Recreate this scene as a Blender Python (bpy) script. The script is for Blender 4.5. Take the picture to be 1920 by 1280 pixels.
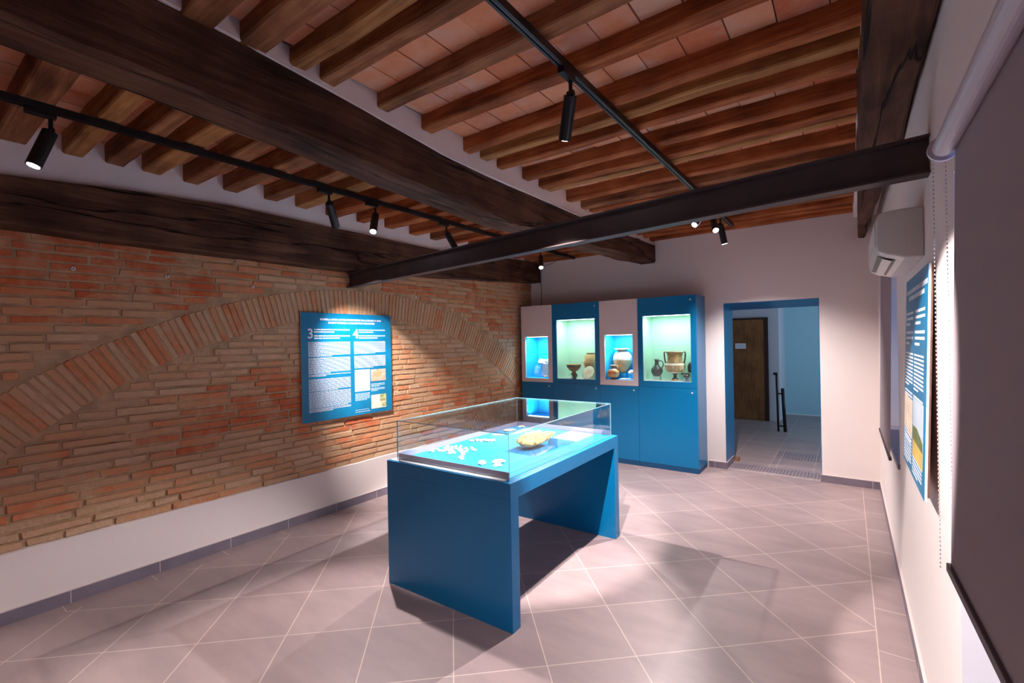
import bpy, bmesh, math, random
from mathutils import Vector, Matrix
R = math.radians
rnd = random.Random(7)
C = bpy.context.scene.collection
for o in list(bpy.data.objects): bpy.data.objects.remove(o)

# ---------------------------------------------------------------- camera
scn = bpy.context.scene
H = 1.575
cam = bpy.data.cameras.new('camera'); camo = bpy.data.objects.new('camera', cam); C.objects.link(camo)
cam.sensor_width = 36; cam.lens = 872.37 / 1920 * 36; cam.clip_start = .02
yaw, pit, rol = R(35.832), R(.034), R(-1.032)
f = Vector((-math.sin(yaw) * math.cos(pit), math.cos(yaw) * math.cos(pit), math.sin(pit)))
r_ = Vector((math.cos(yaw), math.sin(yaw), 0)); u_ = r_.cross(f)
r2 = r_ * math.cos(rol) + u_ * math.sin(rol); u2 = -r_ * math.sin(rol) + u_ * math.cos(rol)
camo.matrix_world = Matrix(((r2.x, u2.x, -f.x, 0), (r2.y, u2.y, -f.y, 0), (r2.z, u2.z, -f.z, H), (0, 0, 0, 1)))
scn.camera = camo
# ---------------------------------------------------------------- exposure, world
scn.view_settings.view_transform = 'Standard'
scn.view_settings.look = 'None'
scn.view_settings.gamma = 1
scn.view_settings.use_curve_mapping = False
scn.view_settings.exposure = 1.62
w = bpy.data.worlds.new('world'); scn.world = w; w.use_nodes = True
w.node_tree.nodes['Background'].inputs[0].default_value = (.6, .6, 1, 1)
w.node_tree.nodes['Background'].inputs[1].default_value = .05
scn.cycles.max_bounces = 12; scn.cycles.diffuse_bounces = 6; scn.cycles.glossy_bounces = 6
scn.cycles.transparent_max_bounces = 24; scn.cycles.sample_clamp_indirect = 6
SPOT = (1, .91, .90)          # slightly rosy LED light
# room dimensions
XL, XR, YB = -3.97, .254, 6.033
YF = -2.6
CZ = 2.945                    # underside of the ceiling tiles

def area(name, loc, size, power, col, rot=(0, 0, 0), sy=None):
    l = bpy.data.lights.new(name, 'AREA'); l.energy = power; l.color = col; l.size = size
    if sy: l.shape = 'RECTANGLE'; l.size_y = sy
    o = bpy.data.objects.new(name, l); C.objects.link(o); o.location = loc; o.rotation_euler = rot
    return o
# daylight of the stair hall behind the doorway and of the windows behind the blinds
area('hall_daylight', (1.6, 8.9, 1.6), 1.6, 11, (.52, .80, 1), (0, R(90), 0), 1.2)

# ---------------------------------------------------------------- materials
def nodes(name):
    m = bpy.data.materials.new(name); m.use_nodes = True
    return m, m.node_tree, m.node_tree.nodes['Principled BSDF']
def N(t, kind, **kw):
    n = t.nodes.new(kind)
    for k, v in kw.items(): setattr(n, k, v)
    return n
def plain(name, col, rough=.5, metal=0, bump=0, bscale=40, var=0, vscale=6, spec=.5, coat=0):
    m, t, b = nodes(name)
    b.inputs['Base Color'].default_value = (*col, 1); b.inputs['Roughness'].default_value = rough
    b.inputs['Metallic'].default_value = metal; b.inputs['Specular IOR Level'].default_value = spec
    b.inputs['Coat Weight'].default_value = coat
    tc = N(t, 'ShaderNodeTexCoord')
    if var:
        n = N(t, 'ShaderNodeTexNoise'); n.inputs['Scale'].default_value = vscale; n.inputs['Detail'].default_value = 5
        t.links.new(tc.outputs['Object'], n.inputs['Vector'])
        r = N(t, 'ShaderNodeValToRGB'); e = r.color_ramp.elements
        e[0].position = .3; e[1].position = .7
        e[0].color = (*[c * (1 - var) for c in col], 1); e[1].color = (*[min(1, c * (1 + var)) for c in col], 1)
        t.links.new(n.outputs[0], r.inputs[0]); t.links.new(r.outputs[0], b.inputs['Base Color'])
    if bump:
        n = N(t, 'ShaderNodeTexNoise'); n.inputs['Scale'].default_value = bscale; n.inputs['Detail'].default_value = 6
        t.links.new(tc.outputs['Object'], n.inputs['Vector'])
        bp = N(t, 'ShaderNodeBump'); bp.inputs['Strength'].default_value = bump; bp.inputs['Distance'].default_value = .01
        t.links.new(n.outputs[0], bp.inputs['Height']); t.links.new(bp.outputs[0], b.inputs['Normal'])
    return m
def emis(name, col, s):
    m, t, b = nodes(name); b.inputs['Base Color'].default_value = (*col, 1)
    b.inputs['Emission Color'].default_value = (*col, 1); b.inputs['Emission Strength'].default_value = s
    return m
def wood(name, dark, mid, light, axis='X', rough=.75, bump=.6, fine=1.0, crack=0):
    m, t, b = nodes(name); b.inputs['Roughness'].default_value = rough; b.inputs['Specular IOR Level'].default_value = .25
    tc = N(t, 'ShaderNodeTexCoord'); mp = N(t, 'ShaderNodeMapping'); t.links.new(tc.outputs['Object'], mp.inputs[0])
    s = {'X': (1.2, 16, 16), 'Y': (16, 1.2, 16), 'Z': (16, 16, 1.2)}[axis]; mp.inputs['Scale'].default_value = tuple(v * fine for v in s)
    oi = N(t, 'ShaderNodeObjectInfo'); ml = N(t, 'ShaderNodeMath', operation='MULTIPLY'); ml.inputs[1].default_value = 37
    t.links.new(oi.outputs['Random'], ml.inputs[0])
    n = N(t, 'ShaderNodeTexNoise', noise_dimensions='4D'); n.inputs['Scale'].default_value = 1.6; n.inputs['Detail'].default_value = 9; n.inputs['Roughness'].default_value = .65; n.inputs['Distortion'].default_value = .7
    t.links.new(mp.outputs[0], n.inputs['Vector']); t.links.new(ml.outputs[0], n.inputs['W'])
    n2 = N(t, 'ShaderNodeTexNoise', noise_dimensions='4D'); n2.inputs['Scale'].default_value = 3.5; n2.inputs['Detail'].default_value = 6
    t.links.new(tc.outputs['Object'], n2.inputs['Vector']); t.links.new(ml.outputs[0], n2.inputs['W'])
    mx = N(t, 'ShaderNodeMix'); mx.inputs[0].default_value = .42
    t.links.new(n.outputs[0], mx.inputs[2]); t.links.new(n2.outputs[0], mx.inputs[3])
    r = N(t, 'ShaderNodeValToRGB'); e = r.color_ramp.elements; e[0].position = .36; e[0].color = (*dark, 1); e[1].position = .66; e[1].color = (*light, 1)
    k = e.new(.5); k.color = (*mid, 1)
    t.links.new(mx.outputs[0], r.inputs[0]); t.links.new(r.outputs[0], b.inputs['Base Color'])
    hgt = n.outputs[0]
    if crack:      # long drying cracks following the grain
        mc = N(t, 'ShaderNodeMapping'); mc.inputs['Scale'].default_value = tuple((.35 if v < 2 else 5.0) for v in s); t.links.new(tc.outputs['Object'], mc.inputs[0])
        nc = N(t, 'ShaderNodeTexNoise', noise_dimensions='4D'); nc.inputs['Scale'].default_value = 1.; nc.inputs['Detail'].default_value = 4; nc.inputs['Distortion'].default_value = .06
        t.links.new(mc.outputs[0], nc.inputs['Vector']); t.links.new(ml.outputs[0], nc.inputs['W'])
        su = N(t, 'ShaderNodeMath', operation='SUBTRACT'); su.inputs[1].default_value = .5; t.links.new(nc.outputs[0], su.inputs[0])
        ab = N(t, 'ShaderNodeMath', operation='ABSOLUTE'); t.links.new(su.outputs[0], ab.inputs[0])
        mr = N(t, 'ShaderNodeMapRange'); mr.inputs['From Min'].default_value = crack * .25; mr.inputs['From Max'].default_value = crack; t.links.new(ab.outputs[0], mr.inputs[0])
        cm = N(t, 'ShaderNodeMix', data_type='RGBA', blend_type='MULTIPLY'); cm.inputs[0].default_value = .85
        t.links.new(r.outputs[0], cm.inputs[6]); t.links.new(mr.outputs[0], cm.inputs[7]); t.links.new(cm.outputs[2], b.inputs['Base Color'])
        ah = N(t, 'ShaderNodeMath', operation='MULTIPLY_ADD'); ah.inputs[1].default_value = 1.4; t.links.new(mr.outputs[0], ah.inputs[0]); t.links.new(n.outputs[0], ah.inputs[2]); hgt = ah.outputs[0]
    bp = N(t, 'ShaderNodeBump'); bp.inputs['Strength'].default_value = bump; bp.inputs['Distance'].default_value = .012
    t.links.new(hgt, bp.inputs['Height']); t.links.new(bp.outputs[0], b.inputs['Normal'])
    return m
def attr_mat(name, ramp, rough=.9, bump=.5, bscale=45, smear=None, smear_amt=.0, smear_scale=4):
    """colour picked per brick / tile from the mesh attribute 'tint', broken up with noise"""
    m, t, b = nodes(name); b.inputs['Roughness'].default_value = rough; b.inputs['Specular IOR Level'].default_value = .2
    at = N(t, 'ShaderNodeAttribute', attribute_name='tint'); tc = N(t, 'ShaderNodeTexCoord')
    n = N(t, 'ShaderNodeTexNoise'); n.inputs['Scale'].default_value = 14; n.inputs['Detail'].default_value = 7
    t.links.new(tc.outputs['Object'], n.inputs['Vector'])
    ma = N(t, 'ShaderNodeMath', operation='MULTIPLY_ADD'); ma.inputs[1].default_value = .42; ma.inputs[2].default_value = -.21
    t.links.new(n.outputs[0], ma.inputs[0])
    ad = N(t, 'ShaderNodeMath', operation='ADD', use_clamp=True); t.links.new(at.outputs['Fac'], ad.inputs[0]); t.links.new(ma.outputs[0], ad.inputs[1])
    r = N(t, 'ShaderNodeValToRGB'); e = r.color_ramp.elements
    e[0].position = 0; e[0].color = (*ramp[0], 1); e[1].position = 1; e[1].color = (*ramp[-1], 1)
    for i, c in enumerate(ramp[1:-1]):
        k = e.new((i + 1) / (len(ramp) - 1)); k.color = (*c, 1)
    t.links.new(ad.outputs[0], r.inputs[0]); out = r.outputs[0]
    if smear:
        n3 = N(t, 'ShaderNodeTexNoise'); n3.inputs['Scale'].default_value = smear_scale; n3.inputs['Detail'].default_value = 9; n3.inputs['Roughness'].default_value = .68
        t.links.new(tc.outputs['Object'], n3.inputs['Vector'])
        rr = N(t, 'ShaderNodeValToRGB'); q = rr.color_ramp.elements; q[0].position = .44; q[0].color = (0, 0, 0, 1); q[1].position = .62; q[1].color = (smear_amt,) * 3 + (1,)
        t.links.new(n3.outputs[0], rr.inputs[0])
        mx = N(t, 'ShaderNodeMix', data_type='RGBA'); mx.inputs[7].default_value = (*smear, 1)
        t.links.new(rr.outputs[0], mx.inputs[0]); t.links.new(out, mx.inputs[6]); out = mx.outputs[2]
    t.links.new(out, b.inputs['Base Color'])
    n2 = N(t, 'ShaderNodeTexNoise'); n2.inputs['Scale'].default_value = bscale; n2.inputs['Detail'].default_value = 8
    t.links.new(tc.outputs['Object'], n2.inputs['Vector'])
    bp = N(t, 'ShaderNodeBump'); bp.inputs['Strength'].default_value = bump; bp.inputs['Distance'].default_value = .012
    t.links.new(n2.outputs[0], bp.inputs['Height']); t.links.new(bp.outputs[0], b.inputs['Normal'])
    return m
def glass(name, tint=(.96, .99, 1), base=.0):
    """thin clear pane: see-through, mirrors by Fresnel"""
    m = bpy.data.materials.new(name); m.use_nodes = True; t = m.node_tree; t.nodes.clear()
    o = N(t, 'ShaderNodeOutputMaterial'); tr = N(t, 'ShaderNodeBsdfTransparent'); gl = N(t, 'ShaderNodeBsdfGlossy'); mx = N(t, 'ShaderNodeMixShader')
    tr.inputs[0].default_value = (*tint, 1); gl.inputs['Roughness'].default_value = .0
    fr = N(t, 'ShaderNodeLayerWeight'); fr.inputs[0].default_value = .5
    pw = N(t, 'ShaderNodeMath', operation='POWER'); pw.inputs[1].default_value = 4.5; t.links.new(fr.outputs['Facing'], pw.inputs[0])
    ad = N(t, 'ShaderNodeMath', operation='MULTIPLY_ADD', use_clamp=True); ad.inputs[1].default_value = .95 - base; ad.inputs[2].default_value = .04 + base
    t.links.new(pw.outputs[0], ad.inputs[0]); t.links.new(ad.outputs[0], mx.inputs[0])
    t.links.new(tr.outputs[0], mx.inputs[1]); t.links.new(gl.outputs[0], mx.inputs[2]); t.links.new(mx.outputs[0], o.inputs[0])
    return m

M = {}
M['plaster'] = plain('white_plaster', (.83, .74, .70), .85, bump=.12, bscale=18, spec=.2)
M['plaster2'] = plain('rough_white_plaster', (.84, .76, .74), .9, bump=.5, bscale=12, spec=.2)
M['beam'] = wood('dark_old_beam', (.022, .009, .005), (.085, .036, .020), (.19, .090, .052), 'Y', fine=.8, bump=1.0, crack=.009)
M['joist_a'] = wood('red_brown_joist', (.10, .026, .008), (.32, .085, .024), (.58, .21, .07), 'X')
M['joist_b'] = wood('golden_joist', (.14, .055, .018), (.36, .155, .05), (.58, .30, .11), 'X')
M['joist_c'] = wood('grey_brown_joist', (.08, .026, .011), (.25, .095, .038), (.48, .22, .095), 'X')
M['tile'] = attr_mat('terracotta_ceiling_tile', [(.58, .17, .08), (.70, .25, .12), (.80, .34, .17), (.74, .40, .26)], .85, .35, 60, (.62, .42, .34), .5, 5)
M['joint'] = plain('dark_tile_joint', (.11, .055, .035), .95)
M['brick'] = attr_mat('old_brick', [(.56, .13, .05), (.64, .21, .09), (.66, .31, .155), (.60, .35, .20), (.66, .43, .27), (.55, .35, .21)], .92, .75, 38, (.55, .35, .20), .85, 4.5)
M['mortar'] = plain('sandy_mortar', (.48, .305, .175), .95, bump=.9, bscale=30, var=.25, vscale=9)
M['steel'] = plain('dark_painted_steel', (.065, .045, .045), .5, .1, spec=.4, var=.2)
M['black'] = plain('black_powder_coat', (.012, .011, .013), .4, spec=.4)
M['conductor'] = plain('track_conductor', (.10, .09, .10), .4)
M['chrome'] = plain('satin_chrome', (.75, .75, .78), .35, .35)
M['blue'] = plain('museum_blue_paint', (.0, .165, .38), .30, spec=.42)
M['blue_dark'] = plain('deep_blue_plinth', (.0, .06, .16), .5)
M['cyan'] = plain('blue_tray_lining', (.0, .30, .62), .6)
M['cyan2'] = plain('cyan_niche_lining', (.0, .36, .66), .6)
M['mint'] = plain('pale_mint_lining', (.54, .78, .66), .6)
M['lilac'] = plain('white_lilac_laminate', (.70, .60, .59), .5)
M['white'] = plain('white_matt', (.82, .80, .82), .5)
M['band'] = plain('satin_white_profile', (.40, .33, .39), .25)
M['base'] = plain('grey_baseboard_tile', (.20, .165, .205), .4, var=.12)
M['grout'] = plain('pale_grout', (.66, .55, .53), .9)
M['door_wood'] = wood('brown_veneer', (.13, .05, .018), (.25, .10, .035), (.36, .16, .06), 'Z', rough=.5, bump=.1, fine=1.6)
M['door_dark'] = plain('dark_brown_frame', (.03, .010, .005), .5)
M['hallwall'] = plain('hall_plaster', (.62, .60, .66), .85)
M['hallblue'] = plain('hall_blue_wall', (.42, .66, .76), .85)
M['ac'] = plain('off_white_plastic', (.66, .63, .60), .35)
M['cloth'] = plain('grey_lilac_blind_fabric', (.34, .27, .29), .9, bump=.1, bscale=300)
M['tube'] = plain('white_blind_tube', (.62, .58, .66), .4)
M['bar'] = plain('brown_blind_bar', (.09, .05, .055), .5)
M['chain'] = plain('bead_chain', (.60, .46, .46), .5)
M['panelback'] = plain('brown_panel_edge', (.33, .20, .15), .7)
M['lens'] = emis('lit_led_lens', (.85, .85, 1), 22)
M['lens_off'] = plain('unlit_lens', (.05, .05, .06), .2)
M['led'] = emis('led_strip', (.8, 1, .9), 2)
M['glass'] = glass('clear_glass')
M['glass_edge'] = plain('polished_glass_edge', (.30, .52, .56), .15)
M['acrylic'] = glass('clear_acrylic', (.93, .97, 1), .05)
M['print_white'] = plain('white_print', (.88, .88, .92), .5)
M['print_pale'] = plain('pale_blue_print', (.62, .78, .92), .5)
M['panel_blue'] = plain('panel_blue_print', (.0, .19, .38), .35, var=.25, vscale=3)
M['sherd'] = plain('pale_sherd', (.74, .62, .48), .8, bump=.4, bscale=60, var=.2, vscale=20)
M['amber'] = plain('amber_clay', (.52, .30, .10), .7, bump=1, bscale=60, var=.7, vscale=34)
M['stone'] = plain('white_stone', (.85, .84, .84), .7, bump=.4, bscale=30)
M['window'] = emis('blue_window_light', (.25, .5, 1), .18)

# floor: 45 cm porcelain tiles laid diagonally inside a straight border
def floor_mat():
    m, t, b = nodes('grey_porcelain_floor')
    tc = N(t, 'ShaderNodeTexCoord')
    def brick(rot, loc):
        mp = N(t, 'ShaderNodeMapping', vector_type='POINT'); mp.inputs['Rotation'].default_value = (0, 0, rot); mp.inputs['Location'].default_value = loc
        t.links.new(tc.outputs['Object'], mp.inputs[0])
        br = N(t, 'ShaderNodeTexBrick', offset=0, squash=1); br.inputs['Scale'].default_value = 1
        br.inputs['Brick Width'].default_value = .4515; br.inputs['Row Height'].default_value = .4515; br.inputs['Mortar Size'].default_value = .0028; br.inputs['Mortar Smooth'].default_value = .1
        br.inputs['Color1'].default_value = (.33, .245, .245, 1); br.inputs['Color2'].default_value = (.365, .275, .27, 1); br.inputs['Mortar'].default_value = (.62, .49, .44, 1)
        t.links.new(mp.outputs[0], br.inputs['Vector']); return br
    a = R(-43.19); ox, oy = -.837, 3.501
    qx, qy = ox * math.cos(a) - oy * math.sin(a), ox * math.sin(a) + oy * math.cos(a)
    d = brick(a, (-qx, -qy, 0)); s = brick(0, (.4515 - .099, -3.394, 0))
    sep = N(t, 'ShaderNodeSeparateXYZ'); t.links.new(tc.outputs['Object'], sep.inputs[0])
    def gt(v, op='GREATER_THAN', src=0):
        n = N(t, 'ShaderNodeMath', operation=op); n.inputs[1].default_value = v; t.links.new(sep.outputs[src], n.inputs[0]); return n
    g1 = gt(.097); g2 = gt(-3.83, 'LESS_THAN'); g3 = gt(6.03, src=1)
    ad = N(t, 'ShaderNodeMath', operation='ADD', use_clamp=True); t.links.new(g1.outputs[0], ad.inputs[0]); t.links.new(g2.outputs[0], ad.inputs[1])
    ad2 = N(t, 'ShaderNodeMath', operation='ADD', use_clamp=True); t.links.new(ad.outputs[0], ad2.inputs[0]); t.links.new(g3.outputs[0], ad2.inputs[1])
    mx = N(t, 'ShaderNodeMix', data_type='RGBA'); t.links.new(ad2.outputs[0], mx.inputs[0]); t.links.new(d.outputs[0], mx.inputs[6]); t.links.new(s.outputs[0], mx.inputs[7])
    n = N(t, 'ShaderNodeTexNoise'); n.inputs['Scale'].default_value = 2.2; n.inputs['Detail'].default_value = 8; n.inputs['Roughness'].default_value = .6
    mp = N(t, 'ShaderNodeMapping'); mp.inputs['Scale'].default_value = (1, 3, 1); t.links.new(tc.outputs['Object'], mp.inputs[0]); t.links.new(mp.outputs[0], n.inputs['Vector'])
    rr = N(t, 'ShaderNodeValToRGB'); e = rr.color_ramp.elements; e[0].position = .3; e[0].color = (.86, .86, .86, 1); e[1].position = .7; e[1].color = (1.1, 1.08, 1.06, 1)
    t.links.new(n.outputs[0], rr.inputs[0])
    mu = N(t, 'ShaderNodeMix', data_type='RGBA', blend_type='MULTIPLY'); mu.inputs[0].default_value = 1
    t.links.new(mx.outputs[2], mu.inputs[6]); t.links.new(rr.outputs[0], mu.inputs[7]); t.links.new(mu.outputs[2], b.inputs['Base Color'])
    b.inputs['Roughness'].default_value = .42; b.inputs['Specular IOR Level'].default_value = .45
    return m
M['floor'] = floor_mat()

# ---------------------------------------------------------------- mesh helpers
class MB:
    def __init__(s): s.v = []; s.f = []; s.m = []; s.t = []; s.mats = []
    def mat(s, m):
        m = M[m] if isinstance(m, str) else m
        if m not in s.mats: s.mats.append(m)
        return s.mats.index(m)
    def poly(s, vs, fs, m, tint=0.):
        b = len(s.v); k = s.mat(m); s.v += [tuple(v) for v in vs]
        for f_ in fs: s.f.append([b + i for i in f_]); s.m.append(k); s.t.append(tint)
        return s
    def box(s, a, b, m, tint=0.):
        (x0, y0, z0), (x1, y1, z1) = a, b
        x0, x1 = min(x0, x1), max(x0, x1); y0, y1 = min(y0, y1), max(y0, y1); z0, z1 = min(z0, z1), max(z0, z1)
        return s.poly([(x0, y0, z0), (x1, y0, z0), (x1, y1, z0), (x0, y1, z0), (x0, y0, z1), (x1, y0, z1), (x1, y1, z1), (x0, y1, z1)],
                      [(0, 3, 2, 1), (4, 5, 6, 7), (0, 1, 5, 4), (1, 2, 6, 5), (2, 3, 7, 6), (3, 0, 4, 7)], m, tint)
    def prism(s, base, d, m, tint=0.):
        n = len(base); d = Vector(d); vs = [Vector(p) for p in base] + [Vector(p) + d for p in base]
        return s.poly(vs, [list(range(n))[::-1], [n + i for i in range(n)]] + [(i, (i + 1) % n, n + (i + 1) % n, n + i) for i in range(n)], m, tint)
    def tube(s, p, q, r, m, n=12, r1=None, caps=True):
        p, q = Vector(p), Vector(q); d = (q - p).normalized(); a = d.orthogonal().normalized(); b = d.cross(a); r1 = r if r1 is None else r1
        vs = [p + (a * math.cos(2 * math.pi * i / n) + b * math.sin(2 * math.pi * i / n)) * r for i in range(n)]
        vs += [q + (a * math.cos(2 * math.pi * i / n) + b * math.sin(2 * math.pi * i / n)) * r1 for i in range(n)]
        fs = [(i, (i + 1) % n, n + (i + 1) % n, n + i) for i in range(n)]
        if caps: fs += [list(range(n))[::-1], [n + i for i in range(n)]]
        return s.poly(vs, fs, m)
    def lathe(s, prof, m, c=(0, 0, 0), n=28, mats=None):
        c = Vector(c)
        for k in range(len(prof) - 1):
            (ra, za), (rb, zb) = prof[k], prof[k + 1]; vs = []
            for r, z in ((ra, za), (rb, zb)): vs += [c + Vector((r * math.cos(2 * math.pi * i / n), r * math.sin(2 * math.pi * i / n), z)) for i in range(n)]
            s.poly(vs, [(i, (i + 1) % n, n + (i + 1) % n, n + i) for i in range(n)], (mats[k] if mats else m))
        return s
    def path(s, pts, r, m, n=8):
        for a, b in zip(pts[:-1], pts[1:]): s.tube(a, b, r, m, n)
        return s
    def build(s, name, parent=None, smooth=False, bevel=0, weld=False, flip=False):
        me = bpy.data.meshes.new(name); me.from_pydata(s.v, [], s.f)
        for m in s.mats: me.materials.append(m)
        for p, k in zip(me.polygons, s.m): p.material_index = k; p.use_smooth = smooth
        if any(s.t):
            at = me.attributes.new('tint', 'FLOAT', 'FACE')
            for i, v in enumerate(s.t): at.data[i].value = v
        if weld:
            bm = bmesh.new(); bm.from_mesh(me); bmesh.ops.remove_doubles(bm, verts=bm.verts, dist=1e-5)
            bmesh.ops.recalc_face_normals(bm, faces=bm.faces); bm.to_mesh(me); bm.free()
        me.update()
        o = bpy.data.objects.new(name, me); C.objects.link(o)
        if parent: o.parent = parent
        if bevel:
            b = o.modifiers.new('bevel', 'BEVEL'); b.width = bevel; b.segments = 2; b.limit_method = 'ANGLE'; b.angle_limit = R(40)
        return o
def tag(o, label, cat, group=None):
    o['label'] = label; o['category'] = cat
    if group: o['group'] = group
    return o
def struct(o): o['kind'] = 'structure'; return o
def thing(name, label, cat, loc=(0, 0, 0), rz=0, group=None):
    o = bpy.data.objects.new(name, None); C.objects.link(o); o.location = loc; o.rotation_euler = (0, 0, rz); o.empty_display_size = .05
    return tag(o, label, cat, group)
def copy_tree(o, parent=None):
    c = o.copy(); C.objects.link(c)
    if parent: c.parent = parent
    for ch in [x for x in bpy.data.objects if x.parent == o]: copy_tree(ch, c)
    return c
def grid_noise(x, y, z, s=1.):
    from mathutils import noise
    return noise.noise(Vector((x, y, z)) * s)

# ================================================================ STRUCTURE
struct(MB().box((XL - .3, YF - .3, -.12), (XR + .6, 12.2, 0), 'floor').build('floor'))

# ---- left wall: real bricks with an arch of upright bricks
AY, OZ, OR_, IZ, IR = 2.978, -2.382, 4.507, -2.142, 3.988
WT = .402                                   # top of the white plastered strip
def z_out(y): return OZ + math.sqrt(max(0, OR_ ** 2 - (y - AY) ** 2))
def z_in(y): return IZ + math.sqrt(max(0, IR ** 2 - (y - AY) ** 2))
b = MB()
b.box((XL - .25, YF, 0), (XL - .0045, YB, 3.05), 'mortar', .001)
def brick(y0, y1, z0, z1, tint, tilt=0):
    """one weathered brick: chamfered slab standing proud of the mortar"""
    p = rnd.uniform(-.0015, .008); x0 = XL - .010; c = .0045; j = lambda: rnd.uniform(-.004, .004)
    base = [(y0 + j(), z0 + j()), (y1 + j(), z0 + j() + tilt), (y1 + j(), z1 + j() + tilt), (y0 + j(), z1 + j())]
    cy, cz = (y0 + y1) / 2, (z0 + z1) / 2
    inn = [(y + (c if y < cy else -c), z + (c if z < cz else -c)) for y, z in base]
    vs = [(x0, y, z) for y, z in base] + [(XL + p + rnd.uniform(-.002, .002), y, z) for y, z in inn]
    b.poly(vs, [(4, 5, 6, 7), (0, 1, 5, 4), (1, 2, 6, 5), (2, 3, 7, 6), (3, 0, 4, 7)], 'brick', max(.001, tint))
def pick(y, z):
    n = .5 + .9 * grid_noise(y * .7, z * 1.6, 3.1) + rnd.uniform(-.38, .38)
    if z > 1.9: n -= .12
    return min(.999, max(.002, n))
CH = .0555; z = WT + .004; row = 0
while z < 2.44:
    z1 = z + CH - .0095; zc = (z + z1) / 2
    y = YF + rnd.uniform(-.3, 0)
    while y < YB - .01:
        L = rnd.choice((.30, .31, .28, .16, .34, .25)) + rnd.uniform(-.015, .015); y1 = min(y + L, YB - .004)
        a0, a1 = y, y1
        inside = lambda q: (zc + .026 < z_in(q)) and abs(q - AY) < 3.2
        outside = lambda q: zc - .028 > z_out(q) or abs(q - AY) > 4.2
        ok = [q for q in [a0 + (a1 - a0) * i / 24 for i in range(25)] if inside(q) or outside(q)]
        if ok and max(ok) - min(ok) > .05 and (len(ok) > 4):
            brick(min(ok), max(ok), z, z1, pick(y, z), rnd.uniform(-.002, .002))
        y = y1 + .012 + rnd.uniform(-.003, .004)
    z += CH; row += 1
# upright bricks of the arch
s = AY - 3.02
n_v = 150
for i in range(n_v):
    t0 = -.83 + 1.66 * i / n_v; t1 = -.83 + 1.66 * (i + 1) / n_v; g = .0030
    q = []
    for t, (cz, rr) in ((t0 + g / 2, (IZ, IR + .004)), (t1 - g / 2, (IZ, IR + .004)), (t1 - g / 2, (OZ, OR_ - .01)), (t0 + g / 2, (OZ, OR_ - .01))):
        k = .88 if rr > 4.2 else 1.0
        tt = math.asin(math.sin(t) * IR / rr * (1.09 if rr > 4.2 else 1)) if rr > 4.2 else t
        q.append((AY + rr * math.sin(tt) + rnd.uniform(-.003, .003), cz + rr * math.cos(tt) + rnd.uniform(-.006, .006)))
    cy = sum(p[0] for p in q) / 4; cz = sum(p[1] for p in q) / 4
    if min(p[1] for p in q) < WT: continue
    p = rnd.uniform(.001, .007); vs = [(XL - .012, y, z) for y, z in q] + [(XL + p * .8, cy + (y - cy) * .84, cz + (z - cz) * .965) for y, z in q]
    b.poly(vs, [(4, 7, 6, 5), (0, 4, 5, 1), (1, 5, 6, 2), (2, 6, 7, 3), (3, 7, 4, 0)], 'brick', min(.999, max(.002, .62 + rnd.uniform(-.42, .35))))
# white plastered strip under the bricks, with a slightly ragged top edge
ys = [YF + (YB - YF) * i / 140 for i in range(141)]
tops = [WT + .006 * grid_noise(y * 6, .3, 1) + .004 * grid_noise(y * 25, 2, 1) for y in ys]
vs = []
for y, t in zip(ys, tops): vs += [(XL + .016, y, 0), (XL + .016, y, t), (XL - .012, y, t + .006)]
fs = []
for i in range(140): k = 3 * i; fs += [(k, k + 3, k + 4, k + 1), (k + 1, k + 4, k + 5, k + 2)]
b.poly(vs, fs, 'plaster', .001)
struct(b.build('wall_left'))

# ---- back wall with doorway
DX0, DX1, DH, YJ = -1.209, -.248, 1.990, 6.53
b = MB()
b.box((XL - .25, YB, 0), (DX0, YJ, 3.05), 'plaster'); b.box((DX1, YB, 0), (XR + .4, YJ, 3.05), 'plaster'); b.prism([(DX0, YB, DH), (DX0, YJ, DH - .055), (DX0, YJ, 3.05), (DX0, YB, 3.05)], (DX1 - DX0, 0, 0), 'plaster')
struct(b.build('wall_back'))
b = MB()
t_ = .006
[b.prism([(x_, YB + .002, .079), (x_, YJ, .079), (x_, YJ, DH - .055), (x_, YB + .002, DH)], (t_, 0, 0), 'blue') for x_ in (DX0, DX1 - t_)]; b.prism([(DX0 + t_, YB + .002, DH - t_), (DX0 + t_, YJ, DH - .055 - t_), (DX0 + t_, YJ, DH - .055), (DX0 + t_, YB + .002, DH)], (DX1 - DX0 - 2 * t_, 0, 0), 'blue')
struct(b.build('door_1'))
# ribbed tactile tiles on the threshold
b = MB()
for (y0, y1, xa, xb) in ((6.13, 6.36, DX0 + .03, DX1 - .03), (6.95, 7.32, -.78, .1)):
    x = xa
    while x < xb:
        b.box((x, y0, 0), (x + .016, y1, .004), 'base'); x += .034
b.box((DX0, 6.06, 0), (DX1, 6.068, .0015), 'grout'); b.box((DX0, 6.50, 0), (DX1, 6.504, .001), 'grout')
b.box((-.73, 6.07, 0), (-.726, 7.4, .001), 'grout')
struct(b.build('trim_1'))

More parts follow.
